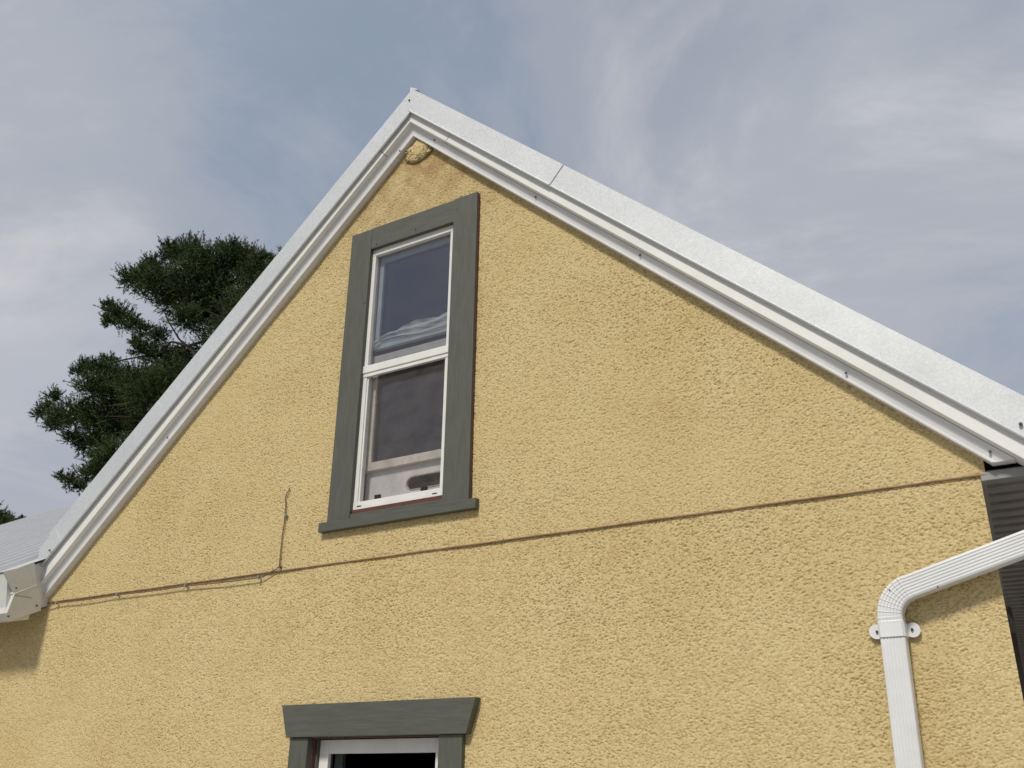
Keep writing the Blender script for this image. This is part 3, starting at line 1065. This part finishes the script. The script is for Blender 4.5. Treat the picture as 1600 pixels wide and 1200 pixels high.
# ------------------------------------------------------------------ cable along the ledge
cab = empty('cable', (-2.55, -0.02, 2.78))
tag(cab, 'thin brown cable clipped under the ledge and rising up the wall left of the window', 'cable')
clips = [(88, 942.5), (183, 929.5), (290, 915.5), (404, 902.5)]
P = [ray_pt(u, v, -0.017) for u, v in clips]
pts = [Vector((-2.64, -0.015, 2.735))]
for a, b in zip([Vector((-2.60, -0.015, 2.752))] + P, P):
    for k in range(1, 9):
        t = k / 8
        q = a.lerp(b, t)
        q.z -= 0.004 * math.sin(math.pi * t) * (1 if (b - a).length > 0.2 else 0.3)
        pts.append(q)
up_px = [(412, 901), (424, 893), (433, 888.5), (436.5, 884), (437.5, 872), (441, 838), (444.5, 815), (446.5, 790), (446, 778), (448, 771), (451.5, 766), (452, 762)]
pts += [ray_pt(u, v, -0.012) for u, v in up_px]
dense = []
for a, b in zip(pts[:-1], pts[1:]):
    dense += [a, a.lerp(b, 0.5)]
dense.append(pts[-1])
pc(MB().tube(dense, 0.0036, 6).build('cord', M['cable'], None, 0, True), cab)
for p in P:
    pc(MB().box(p.x - 0.006, p.x + 0.006, -0.026, -0.004, p.z - 0.008, p.z + 0.012).build('clip', M['clip'], None, 0.002), cab)
for u, v in ((446.3, 805), (437, 886)):
    p = ray_pt(u, v, -0.017)
    pc(MB().box(p.x - 0.007, p.x + 0.007, -0.024, -0.004, p.z - 0.007, p.z + 0.007).build('clip', M['cable' if v > 850 else 'clip'], None, 0.002), cab)

# ------------------------------------------------------------------ trees
def needles(clumps, per_m2, size, seed):
    r = np.random.default_rng(seed)
    V, F = [], []
    base = 0
    for c, rad, flat in clumps:
        c = np.array(c)
        # uneven sub-puffs give a broken outline
        ntw = int(per_m2 * rad * rad) + 10
        d = r.normal(size=(ntw, 3)); d /= np.linalg.norm(d, axis=1)[:, None]
        st = c + d * rad * r.uniform(0.05, 0.88, (ntw, 1)) * np.array([1, 1, flat])
        dr = d * 0.75 + np.array([0, 0, 0.55]) + r.normal(size=(ntw, 3)) * 0.35
        dr /= np.linalg.norm(dr, axis=1)[:, None]
        ln = (0.10 + 0.45 * rad) * r.uniform(0.45, 1.15, (ntw, 1))
        for k in range(26):                      # needles set round each twig
            t = r.uniform(0.0, 1.0, (ntw, 1))
            P0 = st + dr * ln * t
            nd = dr * 0.6 + r.normal(size=(ntw, 3)) * 0.55
            nd /= np.linalg.norm(nd, axis=1)[:, None]
            sd = np.cross(nd, r.normal(size=(ntw, 3))); sd /= np.linalg.norm(sd, axis=1)[:, None]
            nl = size * r.uniform(0.7, 1.25, (ntw, 1))
            V.append(np.stack([P0 - sd * size * 0.125, P0 + sd * size * 0.125, P0 + nd * nl], 1).reshape(-1, 3))
        tk = np.cross(dr, np.array([0.2, 1, 0.1])); tk /= np.linalg.norm(tk, axis=1)[:, None]
        V.append(np.stack([st - tk * 0.012, st + tk * 0.012, st + dr * ln], 1).reshape(-1, 3))
    V = np.concatenate(V).astype(np.float32)
    nt = len(V) // 3
    me = bpy.data.meshes.new('crown')
    me.vertices.add(len(V)); me.vertices.foreach_set('co', V.ravel())
    me.loops.add(nt * 3); me.loops.foreach_set('vertex_index', np.arange(nt * 3, dtype=np.int32))
    me.polygons.add(nt); me.polygons.foreach_set('loop_start', np.arange(0, nt * 3, 3, dtype=np.int32))
    me.update(calc_edges=True)
    
    return me
def make_tree(label, blobs, Y, trunk_px, seed, size, density, jit, limbs=()):
    sc = (ray_pt(400, 500, Y) - ray_pt(401, 500, Y)).length * 0.94
    clumps = []
    rr = random.Random(seed)
    for u, v, rp in blobs:
        y = Y + rr.uniform(-jit, jit)
        p = ray_pt(u, v, y)
        clumps.append((tuple(p), rp * sc * 1.06, 0.85))
    tb = ray_pt(trunk_px[0], trunk_px[1], Y)
    root = empty('pine_tree', (tb.x, Y, 0))
    tag(root, label, 'tree')
    me = needles(clumps, density, size, seed)
    me.materials.append(M['needles'])
    o = bpy.data.objects.new('crown', me)
    S.collection.objects.link(o)
    pc(o, root)
    top = ray_pt(trunk_px[2], trunk_px[3], Y)
    tr = [Vector((tb.x + 0.15, Y, 0)), Vector((tb.x + 0.05, Y, tb.z * 0.5)), Vector((tb.x, Y, tb.z)), tb.lerp(top, 0.5) + Vector((0.1, 0, 0)), top]
    pc(MB().tube(tr, 0.24, 10, 0.03).build('trunk', M['bark']), root)
    for c, rad, _ in clumps:
        c = Vector(c)
        if rr.random() < 0.45:
            zt_ = max(2, c.z - rad - rr.uniform(0.2, 0.7))
            f = min(1, max(0, (zt_ - tb.z) / max(0.1, top.z - tb.z)))
            st = tb.lerp(top, f) if zt_ > tb.z else Vector((tb.x + 0.03, Y, zt_))
            midp = st.lerp(c, 0.5) + Vector((0, 0, -0.08))
            pc(MB().tube([st, midp, c], 0.035, 6, 0.008).build('limb', M['bark']), root)
    for pl in limbs:
        q = [ray_pt(u, v, Y - 0.6) for u, v in pl]
        pc(MB().tube(q, 0.05, 6, 0.015).build('limb', M['bark']), root)
    return root
blobs = [(266, 388, 12), (262, 402, 10), (240, 414, 14), (236, 428, 14), (204, 437, 18), (222, 436, 20), (250, 446, 28), (296, 396, 22), (282, 400, 16), (316, 412, 30), (358, 392, 16), (366, 402, 20), (388, 414, 26), (410, 404, 11), (400, 430, 24),
 (296, 440, 26), (344, 452, 36), (276, 468, 30), (318, 470, 26), (186, 496, 20), (170, 482, 12), (168, 502, 9), (208, 506, 14), (226, 518, 12), (247, 524, 12), (292, 498, 20), (330, 500, 26), (222, 546, 14), (212, 534, 8), (248, 556, 22), (286, 560, 18), (264, 592, 30),
 (122, 582, 9), (132, 574, 12), (152, 574, 14), (170, 566, 12), (176, 590, 22), (214, 600, 26), (240, 616, 34), (148, 606, 24), (192, 630, 36), (84, 620, 12), (72, 636, 11), (62, 648, 8), (92, 652, 18), (84, 664, 12), (124, 650, 24), (160, 664, 30), (110, 684, 12), (132, 694, 16), (158, 694, 16),
 (94, 744, 7), (108, 752, 11), (124, 762, 10), (136, 742, 14), (150, 736, 12), (164, 716, 14), (200, 670, 26), (240, 660, 30), (280, 620, 34), (340, 560, 34), (380, 500, 34), (320, 600, 40), (400, 470, 30), (180, 720, 30), (450, 440, 30), (420, 560, 60), (330, 700, 70)]
make_tree('tall dark pine rising behind the left slope of the gable roof', blobs, 14.0, (345, 640, 350, 430), 3, 0.085, 700, 0.8,
          limbs=[[(318, 572), (300, 548), (280, 530), (262, 500), (255, 482)], [(292, 540), (270, 534), (246, 538)]])
far = [(4, 808, 9), (12, 812, 8), (-14, 806, 16), (-8, 826, 16), (30, 814, 6), (38, 815, 4), (22, 822, 10), (-40, 810, 20), (6, 840, 26)]
make_tree('small dark treetop peeping over the low white roof at the left edge', far, 22.0, (-5, 870, -5, 830), 5, 0.12, 300, 0.6)
